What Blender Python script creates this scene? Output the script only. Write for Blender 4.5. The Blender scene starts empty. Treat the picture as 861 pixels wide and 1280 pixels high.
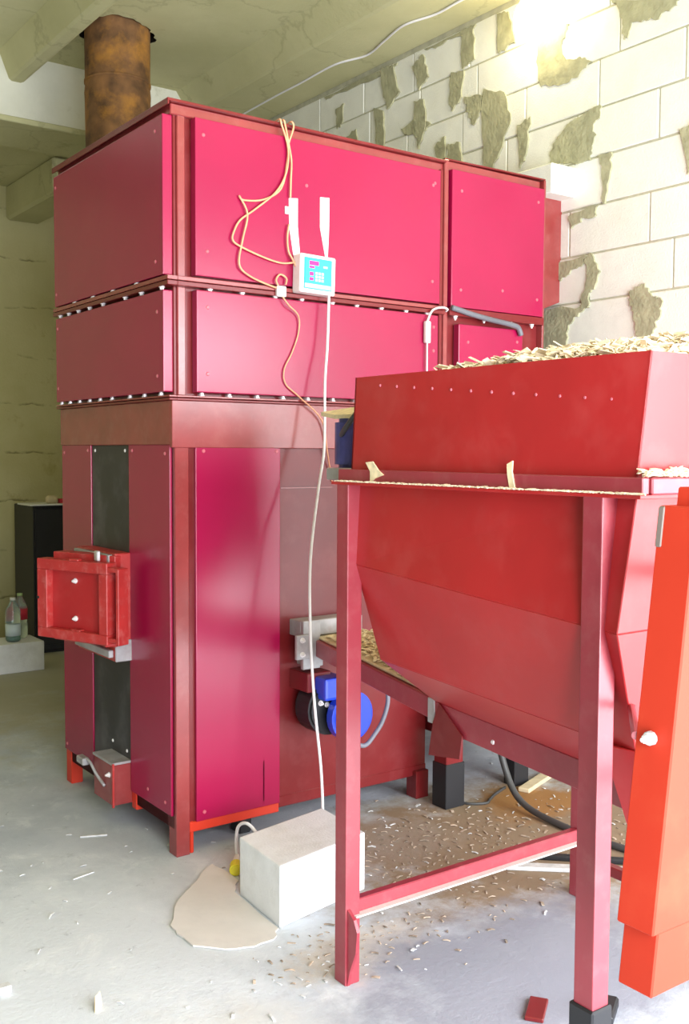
import bpy, bmesh, math, random
from mathutils import Vector, Matrix, noise
random.seed(7)
S = bpy.context.scene
COL = S.collection

# ------------------------------------------------------------------ camera
cam_d = bpy.data.cameras.new('camera'); cam = bpy.data.objects.new('camera', cam_d); COL.objects.link(cam)
cam_d.sensor_fit = 'VERTICAL'; cam_d.sensor_height = 36; cam_d.lens = 36.031
cam_d.clip_start = .05; cam_d.clip_end = 200
_r = Vector((.809722, -.58679, .005257)); _u = Vector((.030171, .050576, .998264)); _w = Vector((.586037, .808158, -.058656))
M = Matrix((( _r.x, _u.x, -_w.x), (_r.y, _u.y, -_w.y), (_r.z, _u.z, -_w.z))).to_4x4()
M.translation = Vector((-1.67771, -3.36908, 1.5))
cam.matrix_world = M
S.camera = cam
# ------------------------------------------------------------------ light, exposure
S.view_settings.view_transform = 'Standard'; S.view_settings.look = 'None'
S.view_settings.gamma = 1; S.view_settings.use_curve_mapping = False
S.view_settings.exposure = 0.08
W = bpy.data.worlds.new('World'); S.world = W; W.use_nodes = True
bg = W.node_tree.nodes['Background']; bg.inputs[0].default_value = (.80, .90, 1, 1); bg.inputs[1].default_value = 1.0
def area(name, loc, target, sx, sy, power, colour):
    l = bpy.data.lights.new(name, 'AREA'); l.shape = 'RECTANGLE'; l.size = sx; l.size_y = sy; l.energy = power; l.color = colour
    o = bpy.data.objects.new(name, l); COL.objects.link(o); o.location = loc
    o.rotation_euler = (Vector(target) - Vector(loc)).to_track_quat('-Z', 'Y').to_euler(); return o
# daylight coming in through the wide gate on the near side of the room
area('gate_daylight', (.5, -4.30, 1.38), (.5, 0, 1.38), 5.15, 2.7, 640, (.92, .96, 1.0))

# ------------------------------------------------------------------ materials
MATS = {}
def mat(name, col, rough=.5, metal=0, var=.12, scale=6, bump=.0, bscale=60, dust=None, dustamt=.0, dscale=3, coat=0, trans=0, emit=0, spec=.5):
    m = bpy.data.materials.new(name); m.use_nodes = True; nt = m.node_tree; N = nt.nodes; L = nt.links
    b = N['Principled BSDF']
    b.inputs['Roughness'].default_value = rough; b.inputs['Metallic'].default_value = metal
    b.inputs['Specular IOR Level'].default_value = spec
    b.inputs['Coat Weight'].default_value = coat; b.inputs['Coat Roughness'].default_value = .2
    b.inputs['Transmission Weight'].default_value = trans
    tc = N.new('ShaderNodeTexCoord'); g = N.new('ShaderNodeNewGeometry')
    n = N.new('ShaderNodeTexNoise'); n.inputs['Scale'].default_value = scale; n.inputs['Detail'].default_value = 6
    L.new(g.outputs['Position'], n.inputs['Vector'])
    r = N.new('ShaderNodeValToRGB'); L.new(n.outputs['Fac'], r.inputs['Fac'])
    r.color_ramp.elements[0].position = .3; r.color_ramp.elements[1].position = .72
    r.color_ramp.elements[0].color = tuple(c*(1-var) for c in col)+(1,); r.color_ramp.elements[1].color = tuple(min(1, c*(1+var)) for c in col)+(1,)
    out = r.outputs['Color']
    if dust:
        n2 = N.new('ShaderNodeTexNoise'); n2.inputs['Scale'].default_value = dscale; n2.inputs['Detail'].default_value = 9; n2.inputs['Roughness'].default_value = .65
        L.new(g.outputs['Position'], n2.inputs['Vector'])
        r2 = N.new('ShaderNodeValToRGB'); r2.color_ramp.elements[0].position = .5; r2.color_ramp.elements[1].position = .75
        r2.color_ramp.elements[0].color = (0, 0, 0, 1); r2.color_ramp.elements[1].color = (dustamt,)*3+(1,)
        L.new(n2.outputs['Fac'], r2.inputs['Fac'])
        mx = N.new('ShaderNodeMix'); mx.data_type = 'RGBA'; L.new(r2.outputs['Color'], mx.inputs['Factor'])
        L.new(out, mx.inputs['A']); mx.inputs['B'].default_value = dust+(1,); out = mx.outputs['Result']
    L.new(out, b.inputs['Base Color'])
    if bump:
        n3 = N.new('ShaderNodeTexNoise'); n3.inputs['Scale'].default_value = bscale; n3.inputs['Detail'].default_value = 5
        L.new(g.outputs['Position'], n3.inputs['Vector'])
        bp = N.new('ShaderNodeBump'); bp.inputs['Strength'].default_value = bump; bp.inputs['Distance'].default_value = .01
        L.new(n3.outputs['Fac'], bp.inputs['Height']); L.new(bp.outputs['Normal'], b.inputs['Normal'])
    if emit:
        b.inputs['Emission Color'].default_value = col+(1,); b.inputs['Emission Strength'].default_value = emit
    MATS[name] = m; return m
mat('crimson', (.33, .003, .052), .27, var=.06, scale=3, bump=.03, bscale=14, spec=.6)
mat('primer', (.27, .036, .036), .27, var=.12, scale=8, dust=(.55, .25, .22), dustamt=.12, dscale=14, spec=.9)
mat('primer_brown', (.17, .012, .014), .30, var=.12, scale=5, dust=(.5, .2, .2), dustamt=.10, dscale=8)
mat('bright_red', (.62, .035, .012), .45, var=.1, scale=6)
mat('hopper_red', (.40, .018, .020), .36, var=.08, scale=4, dust=(.62, .22, .20), dustamt=.10, dscale=7)
mat('post_red', (.30, .026, .042), .42, var=.1, scale=7, dust=(.6, .3, .28), dustamt=.12, dscale=20, spec=.9)
mat('guard_orange', (.50, .036, .015), .6, var=.08, scale=3, dust=(.65, .18, .08), dustamt=.12, dscale=6, spec=.25)
mat('door_red', (.44, .03, .028), .42, var=.12, scale=12, dust=(.7, .35, .32), dustamt=.25, dscale=25)
mat('black_panel', (.028, .026, .03), .45, var=.3, scale=5, dust=(.16, .15, .16), dustamt=.5, dscale=5)
mat('black', (.012, .012, .015), .5)
mat('soot', (.02, .015, .01), .9)
mat('zinc', (.72, .72, .74), .35, metal=.6, var=.1)
mat('bolt_white', (.85, .80, .80), .35, metal=.2)
mat('screw_paint', (.55, .12, .16), .3)
mat('grey_metal', (.42, .41, .42), .45, metal=.3, var=.2, scale=15, dust=(.25, .15, .12), dustamt=.5, dscale=12)
mat('blue_motor', (.02, .06, .62), .3, var=.1, coat=.3)
mat('dark_blue', (.06, .06, .22), .4, var=.5, scale=14)
mat('white_plastic', (.86, .86, .84), .4, var=.04, dust=(.5, .45, .4), dustamt=.25, dscale=30)
mat('white_tape', (.86, .84, .83), .6, var=.06, scale=30)
mat('white_cable', (.88, .86, .88), .45, var=.03)
mat('peach_cable', (.78, .36, .20), .5, var=.15, scale=30)
mat('grey_cable', (.20, .20, .24), .5)
mat('conduit_grey', (.14, .14, .16), .35, var=.2)
mat('strip_grey', (.20, .16, .14), .6)
mat('dark_cable', (.06, .06, .06), .5)
mat('cyan_face', (.03, .55, .72), .35, var=.06)
mat('teal_line', (.02, .32, .34), .4)
mat('magenta_led', (.75, .02, .22), .3)
mat('pale_key', (.50, .85, .88), .4)
mat('aerated', (.86, .86, .79), .85, var=.05, scale=12, bump=.25, bscale=120, dust=(.66, .65, .54), dustamt=.45, dscale=6)
mat('aerated_floor', (.84, .85, .87), .85, var=.05, scale=12, bump=.25, bscale=120, dust=(.58, .56, .52), dustamt=.4, dscale=9)
mat('mortar', (.40, .39, .25), .9, var=.22, scale=14, bump=.5, bscale=50)
mat('mortar_joint', (.50, .49, .37), .95, var=.15, scale=20)
mat('rust', (.16, .075, .025), .8, var=.6, scale=9, bump=.3, bscale=40, dust=(.50, .22, .025), dustamt=.9, dscale=5)
mat('chips', (.80, .66, .42), .8, var=.2, scale=40)
mat('chips_pale', (.84, .70, .50), .8, var=.1, scale=40)
mat('wood', (.66, .55, .36), .7, var=.15, scale=20)
mat('sheet_board', (.70, .66, .62), .8, var=.06, scale=5, bump=.1, bscale=30, dust=(.5, .48, .46), dustamt=.35, dscale=7)
mat('grit', (.38, .30, .23), .9, var=.6, scale=30)
mat('pale_grit', (.62, .62, .62), .85, var=.2, scale=30)
mat('bottle_clear', (.75, .88, .88), .08, trans=.85, var=.02)
mat('bottle_green', (.10, .42, .34), .15, trans=.5)
mat('label_red', (.6, .02, .05), .5)
mat('label_pale', (.70, .82, .88), .5)
mat('yellow', (.80, .70, .04), .45)
mat('cap_green', (.40, .55, .25), .4)
mat('bulb_glow', (1.0, .86, .55), .3, emit=45)

def concrete(name, c1, c2, stain, rough=.9, s1=1.2, s2=9, stain_pos=.62, bump=.25, cracks=True, bands=0):
    m = bpy.data.materials.new(name); m.use_nodes = True; nt = m.node_tree; N = nt.nodes; L = nt.links; b = N['Principled BSDF']
    b.inputs['Roughness'].default_value = rough; b.inputs['Specular IOR Level'].default_value = .25
    g = N.new('ShaderNodeNewGeometry')
    def nz(s, d=8, ro=.6):
        n = N.new('ShaderNodeTexNoise'); n.inputs['Scale'].default_value = s; n.inputs['Detail'].default_value = d; n.inputs['Roughness'].default_value = ro
        L.new(g.outputs['Position'], n.inputs['Vector']); return n
    def ramp(src, p0, p1, a, bb):
        r = N.new('ShaderNodeValToRGB'); r.color_ramp.elements[0].position = p0; r.color_ramp.elements[1].position = p1
        r.color_ramp.elements[0].color = a+(1,); r.color_ramp.elements[1].color = bb+(1,); L.new(src, r.inputs['Fac']); return r.outputs['Color']
    def mix(f, a, bcol):
        mx = N.new('ShaderNodeMix'); mx.data_type = 'RGBA'; L.new(f, mx.inputs['Factor']); L.new(a, mx.inputs['A'])
        if isinstance(bcol, tuple): mx.inputs['B'].default_value = bcol+(1,)
        else: L.new(bcol, mx.inputs['B'])
        return mx.outputs['Result']
    n1 = nz(s1); col = ramp(n1.outputs['Fac'], .3, .7, c1, c2)
    n2 = nz(s2, 10, .7); col = mix(ramp(n2.outputs['Fac'], stain_pos, stain_pos+.12, (0, 0, 0), (.75,)*3), col, stain)
    if cracks:
        v = N.new('ShaderNodeTexVoronoi'); v.feature = 'DISTANCE_TO_EDGE'; v.inputs['Scale'].default_value = .9
        nw = nz(3, 5); 
        va = N.new('ShaderNodeVectorMath'); va.operation = 'SCALE'; va.inputs['Scale'].default_value = .5; L.new(nw.outputs['Color'], va.inputs[0])
        vb = N.new('ShaderNodeVectorMath'); vb.operation = 'ADD'; L.new(g.outputs['Position'], vb.inputs[0]); L.new(va.outputs[0], vb.inputs[1])
        L.new(vb.outputs[0], v.inputs['Vector'])
        col = mix(ramp(v.outputs['Distance'], .002, .014, (.22,)*3, (0, 0, 0)), col, tuple(c*.45 for c in stain))
    if bands:
        sx = N.new('ShaderNodeSeparateXYZ'); L.new(g.outputs['Position'], sx.inputs[0])
        ma = N.new('ShaderNodeMath'); ma.operation = 'MULTIPLY_ADD'; ma.inputs[1].default_value = bands; L.new(sx.outputs['Z'], ma.inputs[0])
        nb = nz(2.5, 4); mm = N.new('ShaderNodeMath'); mm.operation = 'MULTIPLY'; mm.inputs[1].default_value = .35; L.new(nb.outputs['Fac'], mm.inputs[0]); L.new(mm.outputs[0], ma.inputs[2])
        fr = N.new('ShaderNodeMath'); fr.operation = 'FRACT'; L.new(ma.outputs[0], fr.inputs[0])
        nn = nz(7, 6); fac = ramp(fr.outputs[0], .01, .05, (1, 1, 1), (0, 0, 0))
        mu = N.new('ShaderNodeMath'); mu.operation = 'MULTIPLY'; L.new(fac, mu.inputs[0])
        L.new(ramp(nn.outputs['Fac'], .45, .62, (0, 0, 0), (.7,)*3), mu.inputs[1])
        col = mix(mu.outputs[0], col, tuple(c*.3 for c in stain))
    L.new(col, b.inputs['Base Color'])
    n3 = nz(45, 8, .7); bp = N.new('ShaderNodeBump'); bp.inputs['Strength'].default_value = bump; bp.inputs['Distance'].default_value = .015
    L.new(n3.outputs['Fac'], bp.inputs['Height']); L.new(bp.outputs['Normal'], b.inputs['Normal'])
    MATS[name] = m; return m
concrete('ceiling_concrete', (.50, .48, .26), (.62, .59, .35), (.34, .32, .15), s1=1.4, s2=4, stain_pos=.60)
concrete('beam_concrete', (.72, .71, .58), (.84, .83, .72), (.52, .50, .36), s1=2, s2=5, cracks=False, stain_pos=.58)
concrete('far_concrete', (.52, .47, .22), (.68, .63, .36), (.38, .31, .12), s1=1.1, s2=3.5, bands=2.6, stain_pos=.6, cracks=False)
concrete('plain_wall', (.20, .19, .16), (.26, .25, .21), (.16, .15, .12))
# floor: pale grey screed, brown sawdust dirt below the hopper with its shade painted in
def floor_mat():
    m = concrete('floor_concrete', (.42, .46, .51), (.62, .65, .69), (.33, .36, .39), s1=2.6, s2=7, cracks=False, stain_pos=.6, bump=.2, rough=.75)
    nt = m.node_tree; N = nt.nodes; L = nt.links; b = N['Principled BSDF']
    src = b.inputs['Base Color'].links[0].from_socket
    g = N.new('ShaderNodeNewGeometry')
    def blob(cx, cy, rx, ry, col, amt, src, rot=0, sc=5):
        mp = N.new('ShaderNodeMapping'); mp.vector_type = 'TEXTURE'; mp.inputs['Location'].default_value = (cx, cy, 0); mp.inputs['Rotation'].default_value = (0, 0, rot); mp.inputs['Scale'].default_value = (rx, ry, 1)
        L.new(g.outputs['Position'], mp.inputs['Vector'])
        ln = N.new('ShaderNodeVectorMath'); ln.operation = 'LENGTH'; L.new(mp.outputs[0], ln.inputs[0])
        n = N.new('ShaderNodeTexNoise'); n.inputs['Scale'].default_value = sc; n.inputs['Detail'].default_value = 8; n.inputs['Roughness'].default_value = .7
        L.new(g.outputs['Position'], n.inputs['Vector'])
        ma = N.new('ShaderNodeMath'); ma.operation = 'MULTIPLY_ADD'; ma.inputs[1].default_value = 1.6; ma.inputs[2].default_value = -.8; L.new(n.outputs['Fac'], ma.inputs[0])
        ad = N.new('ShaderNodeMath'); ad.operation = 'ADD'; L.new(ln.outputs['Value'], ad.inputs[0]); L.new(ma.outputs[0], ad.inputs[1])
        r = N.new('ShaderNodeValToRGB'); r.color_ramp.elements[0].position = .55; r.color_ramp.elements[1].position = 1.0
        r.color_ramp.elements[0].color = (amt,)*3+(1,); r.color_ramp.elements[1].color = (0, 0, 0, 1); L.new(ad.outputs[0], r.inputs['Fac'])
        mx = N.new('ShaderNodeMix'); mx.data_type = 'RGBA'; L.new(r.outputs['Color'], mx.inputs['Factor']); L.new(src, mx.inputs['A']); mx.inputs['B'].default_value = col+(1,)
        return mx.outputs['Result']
    def specks(src, sc, p0, p1, col, amt):
        n = N.new('ShaderNodeTexNoise'); n.inputs['Scale'].default_value = sc; n.inputs['Detail'].default_value = 10; n.inputs['Roughness'].default_value = .72; n.inputs['Distortion'].default_value = .6
        L.new(g.outputs['Position'], n.inputs['Vector'])
        r = N.new('ShaderNodeValToRGB'); r.color_ramp.elements[0].position = p0; r.color_ramp.elements[1].position = p1
        r.color_ramp.elements[0].color = (0, 0, 0, 1); r.color_ramp.elements[1].color = (amt,)*3+(1,); L.new(n.outputs['Fac'], r.inputs['Fac'])
        mx = N.new('ShaderNodeMix'); mx.data_type = 'RGBA'; L.new(r.outputs['Color'], mx.inputs['Factor']); L.new(src, mx.inputs['A']); mx.inputs['B'].default_value = col+(1,)
        return mx.outputs['Result']
    src = blob(-.75, -.55, .9, .9, (.70, .73, .77), .7, src, sc=3)  # left foreground painted paler, as if more daylight fell there
    src = specks(src, 5, .55, .68, (.78, .80, .82), .55)
    src = specks(src, 16, .62, .70, (.24, .26, .29), .55)
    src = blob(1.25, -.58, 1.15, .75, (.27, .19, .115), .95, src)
    src = blob(1.55, -.35, .32, .25, (.36, .17, .045), .8, src)
    src = blob(.75, -.35, .35, .25, (.33, .27, .22), .75, src, sc=9)
    src = blob(.12, -.98, .30, .16, (.55, .47, .38), .7, src, sc=11)
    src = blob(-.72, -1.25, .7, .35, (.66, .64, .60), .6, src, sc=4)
    src = blob(.45, -1.35, .75, .48, (.27, .28, .33), .9, src, sc=3)  # grey cement patch, its colour also darkened against the strong gate light
    src = blob(-.1, 3.6, 2.0, 2.2, (.42, .38, .24), .75, src, sc=2)
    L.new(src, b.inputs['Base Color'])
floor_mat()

# ------------------------------------------------------------------ geometry helpers
def wloc(o):
    v = Vector((0, 0, 0))
    while o: v += o.location; o = o.parent
    return v
def thing(name, loc, label, cat, group=None):
    o = bpy.data.objects.new(name, None); COL.objects.link(o); o.location = loc; o.empty_display_size = .1
    o['label'] = label; o['category'] = cat
    if group: o['group'] = group
    return o
def tag(o, label, cat, group=None):
    o['label'] = label; o['category'] = cat
    if group: o['group'] = group
    return o
def build(name, bm, m, parent=None, smooth=False, origin=None, label=None):
    """bm holds world coordinates; the object's origin becomes its own base centre"""
    me = bpy.data.meshes.new(name)
    bmesh.ops.recalc_face_normals(bm, faces=bm.faces[:])
    if origin is None:
        xs = [v.co.x for v in bm.verts]; ys = [v.co.y for v in bm.verts]; zs = [v.co.z for v in bm.verts]
        origin = Vector(((min(xs)+max(xs))/2, (min(ys)+max(ys))/2, min(zs)))
    bmesh.ops.translate(bm, verts=bm.verts[:], vec=-Vector(origin))
    bm.to_mesh(me); bm.free()
    me.materials.append(MATS[m])
    for p in me.polygons: p.use_smooth = smooth
    o = bpy.data.objects.new(name, me); COL.objects.link(o); o.parent = parent
    o.location = Vector(origin) - wloc(parent)
    if label: o['label'] = label
    return o
def piece(name, me, loc, parent, rot=(0, 0, 0), label=None):
    o = bpy.data.objects.new(name, me); COL.objects.link(o); o.parent = parent
    o.location = Vector(loc) - wloc(parent); o.rotation_euler = rot
    if label: o['label'] = label
    return o
def hexa(bm, c):
    """c: 8 corners, bottom ring 0-3 then top ring 4-7"""
    v = [bm.verts.new(p) for p in c]
    for f in ((0, 3, 2, 1), (4, 5, 6, 7), (0, 1, 5, 4), (1, 2, 6, 5), (2, 3, 7, 6), (3, 0, 4, 7)):
        bm.faces.new([v[i] for i in f])
    return v
def addbox(bm, x0, x1, y0, y1, z0, z1):
    return hexa(bm, [(x0, y0, z0), (x1, y0, z0), (x1, y1, z0), (x0, y1, z0), (x0, y0, z1), (x1, y0, z1), (x1, y1, z1), (x0, y1, z1)])
def bev(bm, b, seg=1):
    if b: bmesh.ops.bevel(bm, geom=bm.edges[:], offset=b, segments=seg, affect='EDGES', profile=.6)
def box(name, x0, x1, y0, y1, z0, z1, m, parent=None, b=.003, label=None, seg=1):
    bm = bmesh.new(); addbox(bm, x0, x1, y0, y1, z0, z1); bev(bm, b, seg)
    return build(name, bm, m, parent, label=label)
def boxes(name, lst, m, parent=None, b=.002, label=None):
    bm = bmesh.new()
    for l in lst: addbox(bm, *l)
    bev(bm, b); return build(name, bm, m, parent, label=label)
def addtube(bm, pts, rad, seg=8, cap=True):
    pts = [Vector(p) for p in pts]; rings = []
    for i, p in enumerate(pts):
        d = (pts[min(i+1, len(pts)-1)] - pts[max(i-1, 0)]).normalized()
        a = d.orthogonal().normalized() if i == 0 else (rings_a - d*rings_a.dot(d)).normalized()
        rings_a = a; bb = d.cross(a)
        r = rad[i] if isinstance(rad, (list, tuple)) else rad
        rings.append([bm.verts.new(p + (a*math.cos(t) + bb*math.sin(t))*r) for t in [2*math.pi*k/seg for k in range(seg)]])
    for q, w in zip(rings, rings[1:]):
        for k in range(seg): bm.faces.new((q[k], q[(k+1) % seg], w[(k+1) % seg], w[k]))
    if cap: bm.faces.new(rings[0][::-1]); bm.faces.new(rings[-1])
def smooth_path(pts, n=6):
    P = [Vector(p) for p in pts]; out = []
    for i in range(len(P)-1):
        p0 = P[max(i-1, 0)]; p1 = P[i]; p2 = P[i+1]; p3 = P[min(i+2, len(P)-1)]
        for k in range(n):
            t = k/n
            out.append(.5*((2*p1) + (p2-p0)*t + (2*p0-5*p1+4*p2-p3)*t*t + (3*p1-p0-3*p2+p3)*t**3))
    out.append(P[-1]); return out
def tube(name, pts, rad, m, parent=None, seg=8, sm=True, n=6, label=None):
    bm = bmesh.new(); addtube(bm, smooth_path(pts, n) if sm else pts, rad, seg)
    return build(name, bm, m, parent, smooth=True, label=label)
def cyl(name, a, b_, r, m, parent=None, seg=20, r2=None, bevl=0, smooth=False, label=None):
    bm = bmesh.new(); addtube(bm, [a, b_], [r, r if r2 is None else r2], seg)
    if bevl: bmesh.ops.bevel(bm, geom=[e for e in bm.edges if any(len(f.verts) > 4 for f in e.link_faces)], offset=bevl, segments=2, affect='EDGES')
    return build(name, bm, m, parent, smooth, label=label)
def lathe(name, cx, cy, prof, m, parent=None, seg=20, label=None):
    bm = bmesh.new(); rings = []
    for r, z in prof: rings.append([bm.verts.new((cx+r*math.cos(2*math.pi*k/seg), cy+r*math.sin(2*math.pi*k/seg), z)) for k in range(seg)])
    for q, w in zip(rings, rings[1:]):
        for k in range(seg): bm.faces.new((q[k], q[(k+1) % seg], w[(k+1) % seg], w[k]))
    bm.faces.new(rings[0][::-1]); bm.faces.new(rings[-1])
    return build(name, bm, m, parent, True, label=label)
def sheet(name, quad, thick, m, parent=None, n=None, label=None):
    """flat polygon (world points) given a thickness along its normal"""
    bm = bmesh.new(); q = [Vector(p) for p in quad]
    if n is None: n = (q[1]-q[0]).cross(q[2]-q[0]).normalized()
    n = Vector(n)*thick
    a = [bm.verts.new(p) for p in q]; b_ = [bm.verts.new(p+n) for p in q]
    bm.faces.new(a[::-1]); bm.faces.new(b_)
    for i in range(len(q)):
        j = (i+1) % len(q); bm.faces.new((a[i], a[j], b_[j], b_[i]))
    return build(name, bm, m, parent, label=label)
def jag(poly, amp, sub=5, seed=0):
    rnd = random.Random(seed); out = []
    for i, p in enumerate(poly):
        q = poly[(i+1) % len(poly)]
        L_ = math.hypot(q[0]-p[0], q[1]-p[1])
        nx, ny = (-(q[1]-p[1])/max(L_, 1e-6), (q[0]-p[0])/max(L_, 1e-6))
        for k in range(sub):
            t = k/sub; a = rnd.uniform(-amp, amp)*(1 if k else .3)
            out.append((p[0]+(q[0]-p[0])*t+nx*a, p[1]+(q[1]-p[1])*t+ny*a))
    return out
# shared small meshes
def shared(name, m, fn, smooth=False):
    me = bpy.data.meshes.new(name); bm = bmesh.new(); fn(bm); bmesh.ops.recalc_face_normals(bm, faces=bm.faces[:]); bm.to_mesh(me); bm.free()
    me.materials.append(MATS[m])
    for p in me.polygons: p.use_smooth = smooth
    return me
def _bolt(bm):   # along +Z : washer, hex head, shank end
    addtube(bm, [(0, 0, 0), (0, 0, .003)], .011, 10); addtube(bm, [(0, 0, .003), (0, 0, .011)], .008, 6); addtube(bm, [(0, 0, .011), (0, 0, .018)], .0045, 6)
BOLT = shared('bolt', 'bolt_white', _bolt)
def _rivet(bm): addtube(bm, [(0, 0, 0), (0, 0, .0025)], [.0045, .0025], 8)
RIVET = None
def _screw(bm): addtube(bm, [(0, 0, 0), (0, 0, .003)], [.0075, .005], 8)
SCREW = shared('screw', 'screw_paint', _screw)
SCREW_W = shared('screw_pale', 'bolt_white', _screw)
RIVET = shared('rivet', 'screw_paint', _rivet)
ROT_NX = (0, -math.pi/2, 0); ROT_NY = (math.pi/2, 0, 0)     # +Z of the piece to -X / -Y
def kind(o, k='structure'): o['kind'] = k; return o

# ================================================================== the room
WX = 2.15; FY = 4.8; X0 = -5.2; Y0 = -4.2; RIB = 3.80; SLAB = 3.95
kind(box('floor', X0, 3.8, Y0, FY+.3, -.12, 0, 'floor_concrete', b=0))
# right wall: mortar backing with individual aerated concrete blocks
bm = bmesh.new(); addbox(bm, WX+.006, WX+.25, -2.4, FY+.3, 0, SLAB)
wall = kind(build('wall_right', bm, 'mortar_joint'))
PITCH = .2224; BL = .47
joint = {15: .258, 14: -.099, 13: .032, 12: -.143, 11: .07, 10: -.059, 9: .123}
def blockmesh(w):
    def fn(bm):
        addbox(bm, -.0, .07, -w/2, w/2, 0, PITCH-.009); bev(bm, .004)
    return shared('block', 'aerated', fn)
BM = {}
for c in range(17):
    z = c*PITCH + .003
    j0 = joint.get(c, (.11 if c % 2 else -.12) + random.uniform(-.04, .04))
    y = j0 - BL*4
    while y < FY:
        w = min(BL, FY - y) - .007
        if w > .06 and y > -1.95:
            k = round(w, 3)
            if k not in BM: BM[k] = blockmesh(k)
            if c == 12 and y < .1 < y+BL and y > -.2: pass
            piece('block', BM[k], (WX + random.uniform(-.002, .003), y + BL/2 if w > BL-.02 else y+w/2, z), wall)
        y += BL
SMEARS = [
 [(0.30,3.55),(0.28,3.57),(0.10,3.56),(0.12,3.50),(0.14,3.46),(0.11,3.39),(0.02,3.38),(-0.05,3.34),(0.03,3.29),(0.12,3.28),(0.27,3.31),(0.29,3.41)],
 [(-0.20,3.54),(-0.16,3.58),(-0.54,3.46),(-0.50,3.43),(-0.41,3.41),(-0.35,3.43),(-0.28,3.44),(-0.26,3.38),(-0.24,3.38),(-0.23,3.45)],
 [(0.20,2.92),(0.18,3.01),(0.10,3.07),(0.04,3.10),(-0.11,3.12),(-0.11,3.06),(-0.06,3.05),(-0.09,2.99),(-0.07,2.93),(-0.06,2.88),(0.03,2.88)],
 [(-0.10,2.89),(-0.18,2.89),(-0.18,2.80),(-0.15,2.66),(-0.14,2.66),(-0.13,2.82)],
 [(0.07,2.64),(-0.11,2.66),(-0.09,2.61),(-0.02,2.62),(0.00,2.60),(0.05,2.58)],
 [(0.15,2.43),(-0.04,2.44),(-0.03,2.40),(0.05,2.38),(0.11,2.34),(0.14,2.35)],
 [(-0.04,2.43),(-0.08,2.44),(-0.13,2.35),(-0.10,2.28),(-0.07,2.26),(-0.06,2.19),(-0.02,2.20),(-0.02,2.24),(-0.05,2.32)],
 [(0.30,2.03),(0.27,2.19),(0.14,2.21),(-0.07,2.19),(-0.01,2.17),(0.06,2.12),(0.07,2.02)],
 [(-0.31,2.24),(-0.39,2.26),(-0.43,2.20),(-0.48,2.18),(-0.48,2.13),(-0.44,2.05),(-0.43,2.00),(-0.36,2.01),(-0.34,2.06),(-0.33,2.14),(-0.30,2.20)],
 [(0.86,3.79),(0.76,3.77),(0.75,3.59),(0.84,3.56)],
 [(0.58,3.77),(0.50,3.75),(0.45,3.58),(0.57,3.56)],
 [(0.93,3.57),(0.83,3.55),(0.85,3.42),(0.92,3.36),(0.94,3.40)],
 [(0.82,3.41),(0.69,3.38),(0.69,3.31),(0.75,3.24),(0.80,3.33)],
 [(0.67,3.41),(0.52,3.35),(0.47,3.20),(0.52,3.11),(0.60,2.98),(0.66,2.99),(0.69,3.30)],
 [(0.95,3.19),(0.86,3.18),(0.83,3.06),(0.95,3.10)],
 [(1.56,3.80),(1.44,3.79),(1.38,3.59),(1.49,3.52),(1.53,3.62)],
 [(1.62,3.56),(1.53,3.52),(1.52,3.31),(1.59,3.32)],
 [(1.24,3.50),(1.16,3.49),(1.14,3.34),(1.20,3.22),(1.24,3.36)],
 [(2.15,3.785),(1.40,3.785),(1.42,3.75),(1.54,3.735),(1.91,3.74),(2.12,3.75)],
 [(1.16,3.785),(0.74,3.785),(0.80,3.745),(0.97,3.76),(1.07,3.74)],
 [(2.02,3.66),(1.93,3.67),(1.95,3.55),(2.0,3.53)], [(1.36,3.37),(1.22,3.40),(1.10,3.34),(1.18,3.30),(1.30,3.32)], [(1.06,3.20),(.98,3.24),(.96,3.06),(1.02,3.02)], [(1.90,3.46),(1.80,3.48),(1.78,3.33),(1.86,3.30)], [(1.26,3.70),(1.17,3.74),(1.12,3.60),(1.20,3.55)], [(.42,3.16),(.33,3.18),(.36,3.0),(.40,2.94)], [(-.62,3.36),(-.72,3.38),(-.80,3.26),(-.70,3.22)], [(-.55,2.9),(-.66,2.93),(-.7,2.78),(-.6,2.7)], [(-.9,2.5),(-1.02,2.46),(-.98,2.3),(-.9,2.36)],
]
for i, s in enumerate(SMEARS):
    p = jag([(a, min(b_, 3.765 - .003*k)) for k, (a, b_) in enumerate(s)], .009, 5, i)
    sheet('mortar_smear', [(WX-.0065-.0006*(i % 9), a, b_) for a, b_ in p], .012, 'mortar', wall, n=(1, 0, 0))
box('corbel_block', 1.985, WX+.05, .035, .30, 2.725, 2.865, 'aerated', wall, b=.006)
# far wall, gate side wall, left wall
kind(box('wall_far', X0, WX+.25, FY, FY+.3, 0, SLAB, 'far_concrete', b=0))
bm = bmesh.new()
for q in ((X0-.25, -2.12, 0, SLAB), (3.15, 3.8, 0, SLAB), (-2.12, 3.15, 2.78, SLAB)): addbox(bm, q[0], q[1], Y0-.25, Y0, q[2], q[3])
kind(build('wall_gate', bm, 'plain_wall'))
bm = bmesh.new()
addbox(bm, X0-.25, X0, Y0, FY+.3, 0, SLAB)
kind(build('wall_left', bm, 'plain_wall'))
kind(box('wall_side', 3.55, 3.8, Y0, -2.4, 0, SLAB, 'plain_wall', b=0)); kind(box('wall_back', WX+.25, 3.8, -2.4, -2.15, 0, SLAB, 'plain_wall', b=0))
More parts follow.
